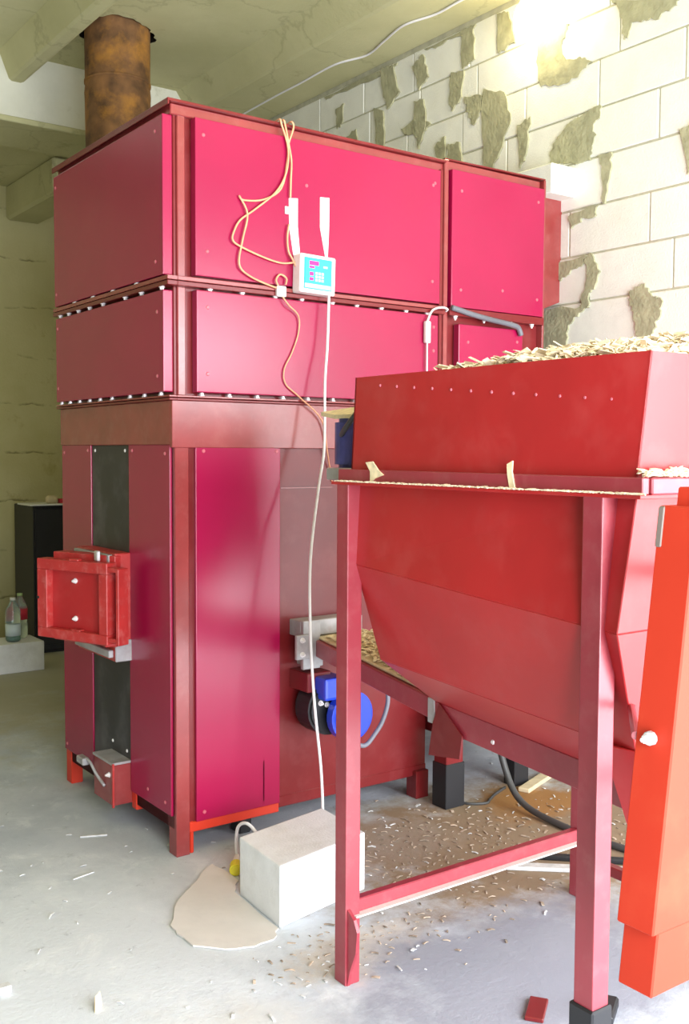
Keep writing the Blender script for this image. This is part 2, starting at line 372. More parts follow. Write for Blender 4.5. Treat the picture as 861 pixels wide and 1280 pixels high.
# ceiling slab with a rough hole for the flue
HX, HY = .85, 2.41
bm = bmesh.new()
for q in ((X0, HX-.4, Y0, 3.15), (HX+.4, WX+.25, Y0, 3.15), (WX+.25, 3.8, Y0, -2.15), (HX-.4, HX+.4, Y0, HY-.4), (HX-.4, HX+.4, HY+.4, 3.15)):
    addbox(bm, *q, SLAB, SLAB+.2)
ceil = kind(build('ceiling', bm, 'ceiling_concrete'))
bm = bmesh.new(); outer = []; inner = []; up = []
for k in range(48):
    t = 2*math.pi*k/48; c, s = math.cos(t), math.sin(t); q = .4/max(abs(c), abs(s)); r = .215 + .022*math.sin(3*t+1)+random.uniform(-.010, .014)
    outer.append(bm.verts.new((HX+c*q, HY+s*q, SLAB))); inner.append(bm.verts.new((HX+c*r, HY+s*r, SLAB-.001))); 
for k in range(48):
    j = (k+1) % 48; bm.faces.new((outer[k], outer[j], inner[j], inner[k]))
build('hole_surround', bm, 'ceiling_concrete', ceil)
bm = bmesh.new(); lo = []; hi = []
for k in range(48):
    t = 2*math.pi*k/48; c, s = math.cos(t), math.sin(t)
    lo.append(bm.verts.new((HX+c*.25, HY+s*.25, SLAB+.001))); hi.append(bm.verts.new((HX+c*.27, HY+s*.27, SLAB+.2)))
for k in range(48):
    j = (k+1) % 48; bm.faces.new((lo[k], lo[j], hi[j], hi[k]))
bm.faces.new(hi); build('hole_lining', bm, 'soot', ceil)
def rib(name, xb0, xb1, xt0, xt1, zb, zt, ya, yb):
    bm = bmesh.new()
    hexa(bm, [(xb0, ya, zb), (xb1, ya, zb), (xb1, yb, zb), (xb0, yb, zb), (xt0, ya, zt), (xt1, ya, zt), (xt1, yb, zt), (xt0, yb, zt)]); bev(bm, .012)
    return build(name, bm, 'ceiling_concrete', ceil)
rib('ceiling_rib', 1.68, WX+.01, 1.57, WX+.02, RIB, SLAB+.01, Y0, 3.12)
rib('ceiling_rib', .44, .52, .37, .66, RIB-.02, SLAB+.01, Y0, 3.12)
rib('ceiling_rib', -1.0, -.70, -1.1, -.6, RIB-.02, SLAB+.01, Y0, 3.12)
rib('ceiling_rib', -2.6, -2.3, -2.7, -2.2, RIB-.02, SLAB+.01, Y0, 3.12)
# cross beam with its ledge, and the lower bay beyond it
bm = bmesh.new(); addbox(bm, X0, WX, 3.10, 3.62, 3.56, SLAB+.2); bev(bm, .006)
kind(build('trim_1', bm, 'beam_concrete'))
bm = bmesh.new(); addbox(bm, X0, WX, 3.07, 3.62, 3.525, 3.56); bev(bm, .006)
kind(build('trim_2', bm, 'ceiling_concrete'))
bm = bmesh.new(); addbox(bm, X0, WX+.25, 3.62, FY+.3, 3.56, SLAB+.2)
ceil2 = kind(build('ceiling_low', bm, 'ceiling_concrete'))
bm = bmesh.new(); addbox(bm, .95, 1.22, 3.75, FY, 3.30, 3.565); bev(bm, .02); build('ceiling_rib', bm, 'ceiling_concrete', ceil2)
bm = bmesh.new(); addbox(bm, -.55, -.25, 3.75, FY, 3.30, 3.565); bev(bm, .02); build('ceiling_rib', bm, 'ceiling_concrete', ceil2)

# ================================================================== boiler
B = thing('boiler', (.63, .54, 0), 'tall crimson sheet-metal heating boiler with fire door standing before block wall', 'boiler')
# inner shells
box('upper_shell', .004, 1.262, .004, 1.07, 1.69, 2.715, 'primer_brown', B)
box('lower_shell', .0, 1.21, .0, 1.08, .10, 1.69, 'primer_brown', B)
box('exchanger_shell', 1.288, 1.868, .004, 1.0, .95, 2.715, 'primer_brown', B)
box('exchanger_base', 1.25, 1.90, -.17, 1.0, .27, .95, 'primer_brown', B)
# roof sheet
bm = bmesh.new(); addbox(bm, -.032, 1.268, -.032, 1.11, 2.728, 2.738); addbox(bm, -.032, -.026, -.032, 1.11, 2.715, 2.729); bev(bm, .001); build('roof_sheet', bm, 'primer_brown', B)
box('roof_frame', -.012, 1.268, -.012, 1.09, 2.690, 2.727, 'primer', B)
box('roof_frame', 1.275, 1.86, -.010, 1.0, 2.700, 2.745, 'primer', B)
sheet('roof_sheet', [(1.27, -.02, 2.745), (1.885, -.02, 2.752), (1.885, 1.0, 2.752), (1.27, 1.0, 2.745)], .006, 'primer_brown', B)
# posts
box('corner_post', .016, .048, -.006, .05, 1.70, 2.70, 'primer', B)
box('corner_post', .0, .055, -.012, .05, .0, 1.525, 'primer', B, b=.002)
box('corner_post', 1.243, 1.262, -.022, .03, 1.69, 2.70, 'primer_brown', B)
box('corner_post', 1.264, 1.288, -.026, .03, .95, 2.745, 'primer', B)
box('corner_post', 1.868, 1.880, -.03, .03, .95, 2.75, 'primer', B)
# flange rails with bolts
def rails(z0, z1, e, name='flange_rail'):
    zm = (z0+z1)/2
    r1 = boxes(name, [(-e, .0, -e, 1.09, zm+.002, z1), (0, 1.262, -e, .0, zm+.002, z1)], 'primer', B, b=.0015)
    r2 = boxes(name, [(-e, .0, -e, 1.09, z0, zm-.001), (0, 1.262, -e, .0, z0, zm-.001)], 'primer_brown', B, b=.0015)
    return r1, r2
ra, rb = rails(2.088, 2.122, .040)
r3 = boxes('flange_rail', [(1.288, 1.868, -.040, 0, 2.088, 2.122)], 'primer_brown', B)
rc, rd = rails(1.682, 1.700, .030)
for x in (.135, .27, .415, .535, .68, .80, .925, 1.055, 1.17): piece('bolt', BOLT, (x, -.028, 2.088), rb, (math.pi, 0, 0))
for x in (1.33, 1.50, 1.66, 1.80): piece('bolt', BOLT, (x, -.028, 2.088), r3, (math.pi, 0, 0))
for y in (.03, .20, .345, .56, .70, .82, .93, 1.03): piece('bolt', BOLT, (-.028, y, 2.088), rb, (math.pi, 0, 0))
for y in (.20, .42, .62, .82): piece('bolt', BOLT, (-.028, y+.04, 2.122), ra)
for x in (.105, .22, .34, .455, .57, .69, .80, .92, 1.04, 1.16): piece('bolt', BOLT, (x, -.020, 1.700), rc)
for y in (.06, .20, .33, .50, .62, .73, .84, .95, 1.05): piece('bolt', BOLT, (-.018, y, 1.700), rc)
# cladding panels: folded trays
def tray(x0, x1, y0, y1, z0, z1, face, screws, m='crimson', b=.004, pale=False):
    bm = bmesh.new(); addbox(bm, x0, x1, y0, y1, z0, z1); bev(bm, b, 2)
    p = build('cladding_panel', bm, m, B)
    for a, z in screws:
        if face == 'x': piece('screw', SCREW_W if pale else SCREW, (x0, a, z), p, ROT_NX)
        else: piece('screw', SCREW_W if pale else SCREW, (a, y0, z), p, ROT_NY)
    return p
tray(-.038, .0, .0, 1.075, 2.128, 2.690, 'x', [(.06, 2.64), (1.05, 2.64), (.06, 2.18), (1.05, 2.18)])
tray(-.038, .0, .0, 1.065, 1.712, 2.075, 'x', [(.05, 2.0), (1.04, 2.03), (.05, 1.77), (1.04, 1.77)])
tray(.072, 1.232, -.038, .0, 2.130, 2.688, 'y', [(.105, 2.63), (1.19, 2.62), (.12, 2.22), (1.19, 2.22), (1.20, 2.63), (.55, 2.52)])
tray(.076, 1.225, -.038, .0, 1.712, 2.080, 'y', [(.12, 2.02), (1.20, 2.03), (.12, 1.78), (1.20, 1.93)])
tray(1.295, 1.860, -.040, .0, 2.125, 2.705, 'y', [(1.35, 2.62), (1.82, 2.64), (1.35, 2.2), (1.82, 2.2), (1.60, 2.22)])
tray(1.345, 1.735, -.036, .0, 1.10, 2.055, 'y', [(1.40, 1.98), (1.70, 2.0)])
# lower body cladding
band = boxes('upper_band', [(-.014, 1.262, -.018, .0, 1.512, 1.682), (-.014, 0, 0, 1.085, 1.522, 1.682)], 'primer', B, b=.002)
tray(-.010, .0, .748, 1.08, .152, 1.522, 'x', [(1.05, 1.49), (.78, 1.50), (1.05, .18)], b=.002)
tray(-.010, .0, .012, .368, .150, 1.522, 'x', [(.05, 1.49), (.335, 1.50), (.06, .19), (.21, .20)], b=.002)
tray(-.006, .0, .372, .744, .20, 1.520, 'x', [(.41, 1.50), (.71, 1.50), (.41, .30), (.55, .31)], 'black_panel', b=.002, pale=True)
tray(.082, .448, -.014, .0, .118, 1.524, 'y', [(.115, 1.50), (.43, 1.50), (.115, .15)], b=.003)
box('panel_seam', .370, .378, -.014, -.004, .14, .30, 'primer', B, b=.001)
box('base_rail', .055, .448, -.008, .03, .080, .118, 'bright_red', B)
box('base_rail', .448, 1.21, -.004, .03, .095, .14, 'primer_brown', B)
box('base_rail', .0, .03, .05, 1.05, .10, .15, 'primer_brown', B)
box('leg', .060, .075, -.005, .05, 0, .12, 'bright_red', B)
box('leg', -.004, .05, 1.02, 1.08, 0, .152, 'bright_red', B)
box('leg', -.004, .04, .33, .372, .08, .15, 'bright_red', B)
box('leg', 1.135, 1.205, -.03, .04, 0, .12, 'primer_brown', B)
box('leg', 1.145, 1.205, 1.0, 1.07, 0, .12, 'primer_brown', B)
box('leg', 1.155, 1.250, -.20, -.12, .17, .42, 'primer_brown', B)
box('leg', 1.150, 1.256, -.205, -.115, 0, .19, 'black', B, label='black lower sleeve of leg')
box('leg', 1.60, 1.69, -.16, -.09, 0, .28, 'black', B)
box('leg', 1.80, 1.88, .85, .95, 0, .28, 'black', B)
sheet('mid_seam', [(.455, -.001, 1.36), (.70, -.001, 1.36), (.70, -.001, 1.356), (.455, -.001, 1.356)], .003, 'primer', B, n=(0, -1, 0))
# flue duct from the exchanger to the wall
bm = bmesh.new()
c = [(1.88, .125, 2.14), (2.16, .125, 2.24), (2.16, .60, 2.24), (1.88, .60, 2.14), (1.88, .125, 2.73), (2.16, .125, 2.73), (2.16, .60, 2.73), (1.88, .60, 2.73)]
hexa(bm, c); build('flue_duct', bm, 'primer', B)
for z in (2.25, 2.4, 2.55, 2.68): piece('rivet', SCREW_W, (1.905, .125, z), B, ROT_NY)
# ---- fire door (swung slightly open on its right hinge)
neck = boxes('door_neck', [(-.075, 0, .36, .745, .675, 1.10)], 'door_red', B, b=.003)
box('insulation', -.095, -.075, .375, .73, 1.06, 1.095, 'grey_metal', neck); box('insulation', -.095, -.075, .375, .73, .69, .72, 'grey_metal', neck)
box('hinge_plate', -.12, -.075, .345, .375, .74, 1.05, 'door_red', neck)
box('neck_sheen', -.076, -.0, .352, .359, .675, .76, 'grey_metal', neck)  # grey plate standing in for the pale reflection on the neck's side
hx, hy = -.125, .318; ang = math.atan2(.352, -.145); dx, dy = math.cos(ang), math.sin(ang); nx, ny = -dy, dx   # n: outward normal (towards -X)
DW = .385
def dbox(name, a0, a1, n0, n1, z0, z1, m, par, b=.002, label=None):
    bm = bmesh.new()
    def q(a, n, z): return (hx+dx*a+nx*n, hy+dy*a+ny*n, z)
    hexa(bm, [q(a0, n0, z0), q(a1, n0, z0), q(a1, n1, z0), q(a0, n1, z0), q(a0, n0, z1), q(a1, n0, z1), q(a1, n1, z1), q(a0, n1, z1)]); bev(bm, b)
    return build(name, bm, m, par, label=label)
bm = bmesh.new()
def q(a, n, z): return (hx+dx*a+nx*n, hy+dy*a+ny*n, z)
for a0, a1, z0, z1 in ((0, DW, 1.025, 1.068), (0, DW, .752, .79), (0, .045, .79, 1.025), (DW-.055, DW, .79, 1.025)):
    hexa(bm, [q(a0, -.055, z0), q(a1, -.055, z0), q(a1, 0, z0), q(a0, 0, z0), q(a0, -.055, z1), q(a1, -.055, z1), q(a1, 0, z1), q(a0, 0, z1)])
bev(bm, .0025); door = build('fire_door', bm, 'door_red', B)
dbox('door_plate', .02, DW-.02, -.05, -.032, .77, 1.05, 'hopper_red', door)
dbox('door_plug', .01, DW-.035, -.12, -.055, .735, 1.092, 'door_red', door)
for z in (.985, .835):
    piece('bolt', BOLT, q(.20, -.032, z), door, (0, -math.pi/2, ang-math.pi/2))
for z0, z1 in ((1.035, 1.052), (.765, .780)): dbox('hinge_arm', -.055, .0, -.05, -.002, z0, z1, 'door_red', door)
dbox('hinge_strip', -.060, -.045, -.055, .0, .755, 1.05, 'door_red', door)
dbox('weld_tab', .15, .20, -.02, .004, 1.068, 1.076, 'door_red', door); dbox('weld_tab', .15, .20, -.03, -.002, .79, .796, 'door_red', door)
dbox('latch_slot', DW-.012, DW+.001, -.02, .001, .905, .915, 'black', door, b=0)
box('latch', -.13, -.115, .40, .43, 1.070, 1.11, 'zinc', neck)
# ---- ash box
ash = box('ash_box', -.085, .0, .372, .56, .10, .262, 'primer', B, b=.002)
box('ash_lid', -.088, .0, .370, .565, .262, .272, 'grey_metal', ash, b=.001)
box('ash_flange', -.088, -.080, .364, .374, .095, .27, 'door_red', ash, b=.001)
piece('bolt', BOLT, (-.086, .40, .22), ash, ROT_NX)
tube('ash_handle', [(-.09, .44, .165), (-.10, .50, .20), (-.105, .55, .235), (-.105, .60, .24)], .006, 'grey_metal', ash, n=4)
box('ash_grip', -.125, -.095, .58, .65, .215, .245, 'grey_metal', ash, b=.004)
box('ash_stub', -.07, -.03, .56, .60, .15, .235, 'primer', ash)
# ---- air blower on the side
bl = box('blower_stub', .50, .61, -.13, -.0, .57, .645, 'primer_brown', B)
cyl('blower_housing', (.60, -.15, .50), (.60, -.04, .50), .105, 'black', bl, seg=24, bevl=.01)
cyl('motor_cap', (.655, -.235, .475), (.655, -.155, .475), .098, 'blue_motor', bl, seg=28, bevl=.022)
box('blower_collar', .535, .64, -.20, -.06, .545, .632, 'blue_motor', bl, b=.012, seg=2)
for x, z in ((.545, .53), (.575, .52), (.60, .50)): piece('bolt', BOLT, (x, -.152, z), bl, ROT_NY)
tube('blower_cable', [(.64, -.24, .41), (.66, -.25, .372), (.695, -.25, .366), (.735, -.25, .40), (.775, -.25, .45), (.80, -.25, .53), (.785, -.24, .62), (.76, -.24, .703)], .009, 'grey_cable', bl)

# ================================================================== flue pipe
F = thing('flue_pipe', (HX, HY, 0), 'rusty brown steel flue pipe rising through a hole in the ceiling', 'pipe')
bm = bmesh.new(); pr = [(.188, 0), (.188, 2.0), (.188, 3.0), (.186, 3.2), (.190, 3.55), (.192, 3.58), (.188, 3.62), (.190, 3.95), (.19, 4.1)]
rings = [[bm.verts.new((HX+r*math.cos(2*math.pi*k/40), HY+r*math.sin(2*math.pi*k/40), z)) for k in range(40)] for r, z in pr]
for a, b_ in zip(rings, rings[1:]):
    for k in range(40): bm.faces.new((a[k], a[(k+1) % 40], b_[(k+1) % 40], b_[k]))
bm.faces.new(rings[0][::-1]); bm.faces.new(rings[-1])
build('pipe_wall', bm, 'rust', F, True)
bm = bmesh.new(); addtube(bm, [(HX, HY, 3.64), (HX, HY, 3.655)], .193, 40); build('weld_seam', bm, 'rust', F, True)

# ================================================================== hopper
H = thing('hopper', (.5, -1.55, 0), 'big red steel fuel hopper on four posts heaped with wood shavings', 'hopper')
HYL, HYR, HB = -1.085, -2.068, 1.0
# rim: four plates with the open top, leaning very slightly outward
t = .006
def quadplate(name, p, n, m='hopper_red', par=H, th=t): return sheet(name, p, th, m, par, n=n)
rimf = quadplate('rim_plate', [(.0, HYL, 1.43), (.0, HYR+.02, 1.43), (.014, HYR, 1.704), (.014, HYL, 1.704)], (1, 0, 0))
rims = quadplate('rim_plate', [(.0, HYR+.02, 1.43), (HB, HYR+.02, 1.43), (HB-.014, HYR, 1.704), (.014, HYR, 1.704)], (0, 1, 0))
quadplate('rim_plate', [(.0, HYL, 1.43), (HB, HYL, 1.43), (HB-.014, HYL, 1.704), (.014, HYL, 1.704)], (0, -1, 0))
quadplate('rim_plate', [(HB, HYL, 1.43), (HB, HYR+.02, 1.43), (HB-.014, HYR, 1.704), (HB-.014, HYL, 1.704)], (-1, 0, 0))
for i in range(12):
    y = -1.20 - .0705*i; piece('rivet', RIVET, (.0105, y, 1.677-.006*i), rimf, ROT_NX)
# rail below the rim
rail = boxes('rim_rail', [(-.022, .0, HYL+.03, HYR-.015, 1.418, 1.452)], 'post_red', H)
box('rim_flange', -.035, 1.03, HYR-.02, HYL+.045, 1.410, 1.418, 'hopper_red', H, b=.001)
box('rim_rail', .0, 1.0, HYR-.022, HYR+.0, 1.418, 1.452, 'post_red', H)
# tapering bin
R0 = [(.012, HYL-.01, 1.412), (.012, HYR+.025, 1.412), (.99, HYR+.025, 1.412), (.99, HYL-.01, 1.412)]
R1 = [(.0, HYL-.02, 1.19), (-.022, HYR+.040, 1.133), (1.0, HYR+.04, 1.133), (1.0, HYL-.02, 1.19)]
R2 = [(.098, HYL-.012, .912), (.075, HYR+.062, .868), (.9, HYR+.062, .868), (.9, HYL-.012, .912)]
R3 = [(.30, HYL-.015, .765), (.28, HYR+.10, .715), (.62, HYR+.10, .715), (.62, HYL-.015, .765)]
R1b = [(.035, HYL-.005, 1.02), None, None, (.965, HYL-.005, 1.02)]
def loft(name, A, C, m):
    bm = bmesh.new(); hexa(bm, C + A); bev(bm, .002); return build(name, bm, m, H)
loft('bin_upper', R0, R1, 'hopper_red'); loft('bin_middle', R1, R2, 'hopper_red'); loft('bin_bottom', R2, R3, 'hopper_red')
T0 = [(.30, HYL-.015, .765), (.28, HYR+.10, .715), (.60, HYR+.10, .715), (.60, HYL-.015, .765)]
T1 = [(.305, HYL-.015, .685), (.285, HYR+.10, .635), (.60, HYR+.10, .635), (.60, HYL-.015, .685)]
tr = loft('auger_trough', T0, T1, 'post_red')
for i, y in enumerate((-1.35, -1.62)): piece('rivet', SCREW_W, (.297, y, .70-.01*i), tr, ROT_NX)
# tapered end funnel under the bin by the guard
bm = bmesh.new()
hexa(bm, [(.17, -2.02, .62), (.62, -2.02, .62), (.62, -1.93, .62), (.17, -1.93, .62), (.075, -2.03, .872), (.90, -2.03, .872), (.90, -1.93, .872), (.055, -1.93, .872)]); bev(bm, .002)
build('end_funnel', bm, 'hopper_red', H)
sheet('gusset', [(.292, -1.102, .70), (.292, -1.13, .765), (.292, -1.23, .69), (.292, -1.22, .62), (.292, -1.085, .60)], .006, 'primer_brown', H, n=(1, 0, 0))
# four posts
def post(x, y, name='leg', z0=0, sx=1, sy=1):
    # square tube
    bm = bmesh.new(); addbox(bm, x, x+.050, y, y+.052, z0, 1.412); bev(bm, .003, 2)
    return bm
PL = -1.112; PR = -1.995
build('leg', post(-.030, PL), 'post_red', H)
lr = build('leg', post(-.035, PR), 'post_red', H)
build('leg', post(.95, PL), 'post_red', H); build('leg', post(.95, PR), 'post_red', H)
box('foot_sleeve', -.042, .022, PR-.007, PR+.06, .0, .335, 'black', lr, b=.004, label='black wrapped foot of post')
sheet('foot_bracket', [(-.024, PL-.001, .22), (-.024, PL-.030, .20), (-.024, PL-.046, .17), (-.024, PL-.040, .11), (-.024, PL-.014, .05), (-.024, PL-.001, .0)], .010, 'post_red', H, n=(1, 0, 0))
# stretchers
box('stretcher', .0, .96, PL+.012, PL+.042, .195, .235, 'post_red', H)
box('stretcher_flange', .0, .96, PL-.012, PL+.014, .193, .198, 'sheet_board', H, b=.001, label='dusty pale lower flange of stretcher')
box('stretcher', .955, .985, PR+.05, PL, .115, .15, 'primer_brown', H)
# drive guard: leaning sheet casing bolted on the near end
def gx(z): return -.228 + .129*(z-.6)
def gbox(name, x0, x1, y0, y1, z0, z1, m, par, b=.003):
    bm = bmesh.new(); a, c_ = gx(z0), gx(z1)
    hexa(bm, [(a+x0, y0, z0), (a+x1, y0, z0), (a+x1, y1, z0), (a+x0, y1, z0), (c_+x0, y0, z1), (c_+x1, y0, z1), (c_+x1, y1, z1), (c_+x0, y1, z1)]); bev(bm, b)
    return build(name, bm, m, par)
g = gbox('drive_guard', 0, .15, -2.28, -2.20, .658, 1.406, 'guard_orange', H)
gbox('guard_cap', .018, .15, -2.28, -2.222, 1.403, 1.440, 'guard_orange', g)
gbox('guard_strip', -.002, .008, -2.214, -2.1985, 1.33, 1.405, 'strip_grey', g)
gbox('guard_foot', .018, .14, -2.277, -2.203, .545, .66, 'guard_orange', g)
cyl('guard_bracket', (gx(1.24)+.13, -2.24, 1.24), (.26, -2.02, 1.24), .014, 'post_red', g, seg=10)
cyl('guard_bracket', (gx(.80)+.13, -2.24, .80), (.30, -1.99, .80), .014, 'post_red', g, seg=10)
cyl('guard_stay', (.06, -2.003, .970), (gx(1.0), -2.20, .99), .008, 'post_red', g, seg=10)
piece('bolt', BOLT, (gx(.995)-.012, -2.237, .995), g, ROT_NX)
cyl('stay_nut', (gx(.995)-.014, -2.237, .995), (gx(.995), -2.237, .995), .013, 'zinc', g, seg=10, bevl=.003)
# gear motor on the far end of the hopper
gm = cyl('gear_motor', (.17, -.862, 1.45), (.17, -.862, 1.60), .055, 'dark_blue', H, seg=20, bevl=.012)
box('motor_bracket', .10, .26, -1.086, -.822, 1.415, 1.452, 'grey_metal', H)
tube('motor_lead', [(.118, -.875, 1.55), (.098, -.93, 1.575), (.095, -1.01, 1.63), (.10, -1.088, 1.665)], .008, 'dark_cable', H)

# ================================================================== screw feeder between hopper and boiler
A = thing('screw_feeder', (.45, -.55, 0), 'inclined mauve auger duct with chips on top joining hopper and boiler side', 'auger')
def duct(name, o0, w0, o1, w1, z0a, z1a, z0b, z1b, m, par):
    bm = bmesh.new(); (xa, ya), (xb, yb) = o0, o1
    hexa(bm, [(xb, yb, z0b), (xb+w1, yb, z0b), (xa+w0, ya, z0a), (xa, ya, z0a), (xb, yb, z1b), (xb+w1, yb, z1b), (xa+w0, ya, z1a), (xa, ya, z1a)]); bev(bm, .003)
    return build(name, bm, m, par)
duct('auger_duct', (.585, .002), .27, (.305, -1.106), .26, .700, .765, .700, .765, 'post_red', A)
duct('cover_plate', (.60, .0), .25, (.33, -1.07), .22, .766, .776, .766, .776, 'wood', A)
boxes('boiler_flange', [(.46, .52, -.115, -.10, .70, .795), (.50, .58, -.10, -.08, .655, .845), (.535, .60, -.09, .0, .66, .70)], 'grey_metal', A)
box('flange_plate', .50, .80, -.08, .001, .78, .842, 'grey_metal', A)
box('auger_end', .30, .50, -1.101, -1.069, .695, .77, 'grey_metal', A, b=.002)
for z in (.72, .775): piece('bolt', BOLT, (.485, -.115, z), A, ROT_NY)
cyl('auger_conduit', (.66, -.15, .686), (.42, -1.0, .686), .016, 'dark_blue', A, seg=10)

# ================================================================== control box and its wiring
C = thing('control_box', (.585, -.07, 2.11), 'white controller with cyan keypad hanging on crimson boiler side', 'controller')
ca = math.radians(-3)
def cb(name, u0, u1, v0, v1, d0, d1, m, par, b=.002):
    bm = bmesh.new(); addbox(bm, u0, u1, d0, d1, v0, v1); bev(bm, b)
    bmesh.ops.rotate(bm, verts=bm.verts[:], cent=(0, 0, 0), matrix=Matrix.Rotation(-ca*.5, 3, 'Y'))
    bmesh.ops.translate(bm, verts=bm.verts[:], vec=(.487, -.04, 2.106))
    return build(name, bm, m, par)
cc = cb('case', -.004, .160, 0, .145, -.055, .001, 'white_plastic', C, .005)
fp = cb('face_plate', .012, .140, .014, .132, -.0565, -.054, 'teal_line', C, .0005)
cb('keypad', .016, .136, .036, .127, -.0580, -.056, 'cyan_face', fp, .0005)
cb('label_strip', .016, .136, .018, .034, -.0580, -.056, 'pale_key', fp, .0005)
cb('display', .034, .078, .104, .120, -.0595, -.0575, 'magenta_led', fp, .0005)
cb('display', .034, .058, .092, .101, -.0595, -.0575, 'magenta_led', fp, .0005)
cb('button', .036, .054, .064, .078, -.0595, -.0575, 'magenta_led', fp, .0005)
cb('button', .036, .054, .046, .058, -.0595, -.0575, 'magenta_led', fp, .0005)
for i in range(3):
    for j in range(3): cb('button', .062+i*.014, .073+i*.014, .044+j*.013, .054+j*.013, -.0595, -.0575, 'pale_key', fp, .0005)
cb('button', .098, .118, .098, .106, -.0595, -.0575, 'pale_key', fp, .0005)
sheet('strap', [(.468, -.0375, 2.46), (.508, -.0375, 2.465), (.508, -.0375, 2.36), (.52, -.0375, 2.245), (.49, -.0375, 2.245), (.470, -.0375, 2.35)], .003, 'white_tape', C, n=(0, -1, 0))
sheet('strap', [(.612, -.0375, 2.485), (.655, -.0375, 2.488), (.654, -.0375, 2.36), (.648, -.0375, 2.245), (.640, -.0375, 2.245), (.612, -.0375, 2.37)], .003, 'white_tape', C, n=(0, -1, 0))
box('tape_tab', .45, .472, -.0425, -.0375, 2.40, 2.428, 'white_tape', C, b=.001)
box('connector', .408, .448, -.056, -.0395, 2.085, 2.125, 'white_plastic', C, b=.003)
wires = [[(0.441,.11,2.7415),(0.434,.02,2.746),(0.429,-.034,2.748),(0.433,-.043,2.725),(.457,-.05,2.643),(.45,-.05,2.553),(.404,-.05,2.472),(.31,-.05,2.393),(.249,-.05,2.347),(.222,-.05,2.30),(.218,-.05,2.271),(.249,-.05,2.252),(.352,-.05,2.223),(.43,-.05,2.211),(.49,-.055,2.22)],
         [(0.494,.11,2.7415),(0.487,.02,2.746),(0.482,-.034,2.748),(0.486,-.043,2.725),(.461,-.047,2.658),(.457,-.047,2.599),(.429,-.047,2.49),(.352,-.047,2.437),(.266,-.047,2.422),(.246,-.047,2.436)],
         [(.246,-.047,2.436),(.279,-.052,2.372),(.259,-.05,2.276),(.245,-.05,2.187),(.29,-.05,2.148),(.387,-.05,2.12),(.423,-.05,2.117)],
         [(.419,-.05,2.117),(.405,-.05,2.145),(.423,-.05,2.168),(.451,-.05,2.156),(.448,-.05,2.132)],
         [(0.457,.11,2.7415),(0.450,.02,2.746),(0.445,-.034,2.748),(0.449,-.043,2.725),(.455,-.05,2.68),(.472,-.05,2.60),(.47,-.05,2.53),(.468,-.05,2.46)],
         [(.462,-.05,2.36),(.455,-.05,2.31),(.46,-.05,2.26),(.475,-.055,2.23),(.49,-.058,2.20)]]
for w_ in wires: tube('sensor_wire', w_, .0038, 'peach_cable', C, seg=6, n=5)
tube('sensor_wire', [(.43,-.05,2.09),(.455,-.06,2.055),(.506,-.05,2.019),(.51,-.045,1.958),(.481,-.045,1.88),(.445,-.045,1.812),(.452,-.045,1.757),(.515,-.045,1.71),(.628,-.034,1.624),(.66,-.026,1.50),(.69,-.006,1.42),(.70,-.003,1.38)], .003, 'peach_cable', C, seg=6, n=5)
o = tube('power_cable', [(.627,-.08,2.104),(.614,-.09,1.916),(.589,-.11,1.76),(.566,-.14,1.514),(.527,-.16,1.362),(.464,-.20,1.095),(.438,-.24,.831),(.43,-.28,.569),(.439,-.31,.335),(.433,-.332,.157),(.43,-.325,.05),(.40,-.31,.008)], .0054, 'white_cable', seg=8)
tag(o, 'white power cable hanging from controller down to the pale block', 'cable')
o = tube('ceiling_cable', [(1.942,2.95,3.792),(1.93,2.384,3.794),(1.927,2.098,3.792),(1.922,1.721,3.793),(1.985,1.489,3.792),(1.938,1.264,3.79),(1.891,1.03,3.79),(1.936,.821,3.79),(1.931,.611,3.79),(1.95,.3,3.79)], .0065, 'white_cable', seg=6)
o.location.z += .002
tag(o, 'thin pale cable stapled along the concrete ceiling rib', 'cable')
W2 = thing('inline_switch', (1.151, -.06, 1.85), 'small white inline switch dangling on a thin wire beside boiler post', 'switch')
box('switch_body', 1.139, 1.165, -.062, -.042, 1.958, 2.05, 'white_plastic', W2, b=.006, seg=2)
tube('switch_wire', [(1.277,-.028,2.104),(1.271,-.044,2.110),(1.233,-.052,2.114),(1.18,-.052,2.097),(1.152,-.052,2.048)], .0045, 'white_cable', W2, seg=6)
tube('switch_wire', [(1.152,-.052,1.96),(1.152,-.052,1.87),(1.152,-.050,1.72),(1.152,-.036,1.60),(1.152,-.022,1.50),(1.152,-.004,1.36)], .004, 'white_cable', W2, seg=6)
o = tube('corrugated_conduit', [(1.29,-.0515,2.118),(1.33,-.0515,2.112),(1.40,-.0515,2.100),(1.519,-.0515,2.085),(1.643,-.0515,2.073),(1.69,-.0515,2.062),(1.71,-.05,2.03)], .012, 'conduit_grey', seg=10)
tag(o, 'grey conduit lying along the flange of the rear boiler section', 'conduit')

# ================================================================== bulb
Lb = thing('light_bulb', (2.0, .23, 3.60), 'glowing bare light bulb near top of block wall', 'lamp')
lathe('glass_bulb', 2.0, .23, [(.005, 3.535), (.03, 3.54), (.052, 3.565), (.06, 3.60), (.052, 3.635), (.032, 3.665), (.024, 3.69)], 'bulb_glow', Lb)
lathe('bulb_socket', 2.0, .23, [(.022, 3.69), (.028, 3.692), (.028, 3.75), (.012, 3.765), (.010, 3.80)], 'white_plastic', Lb)

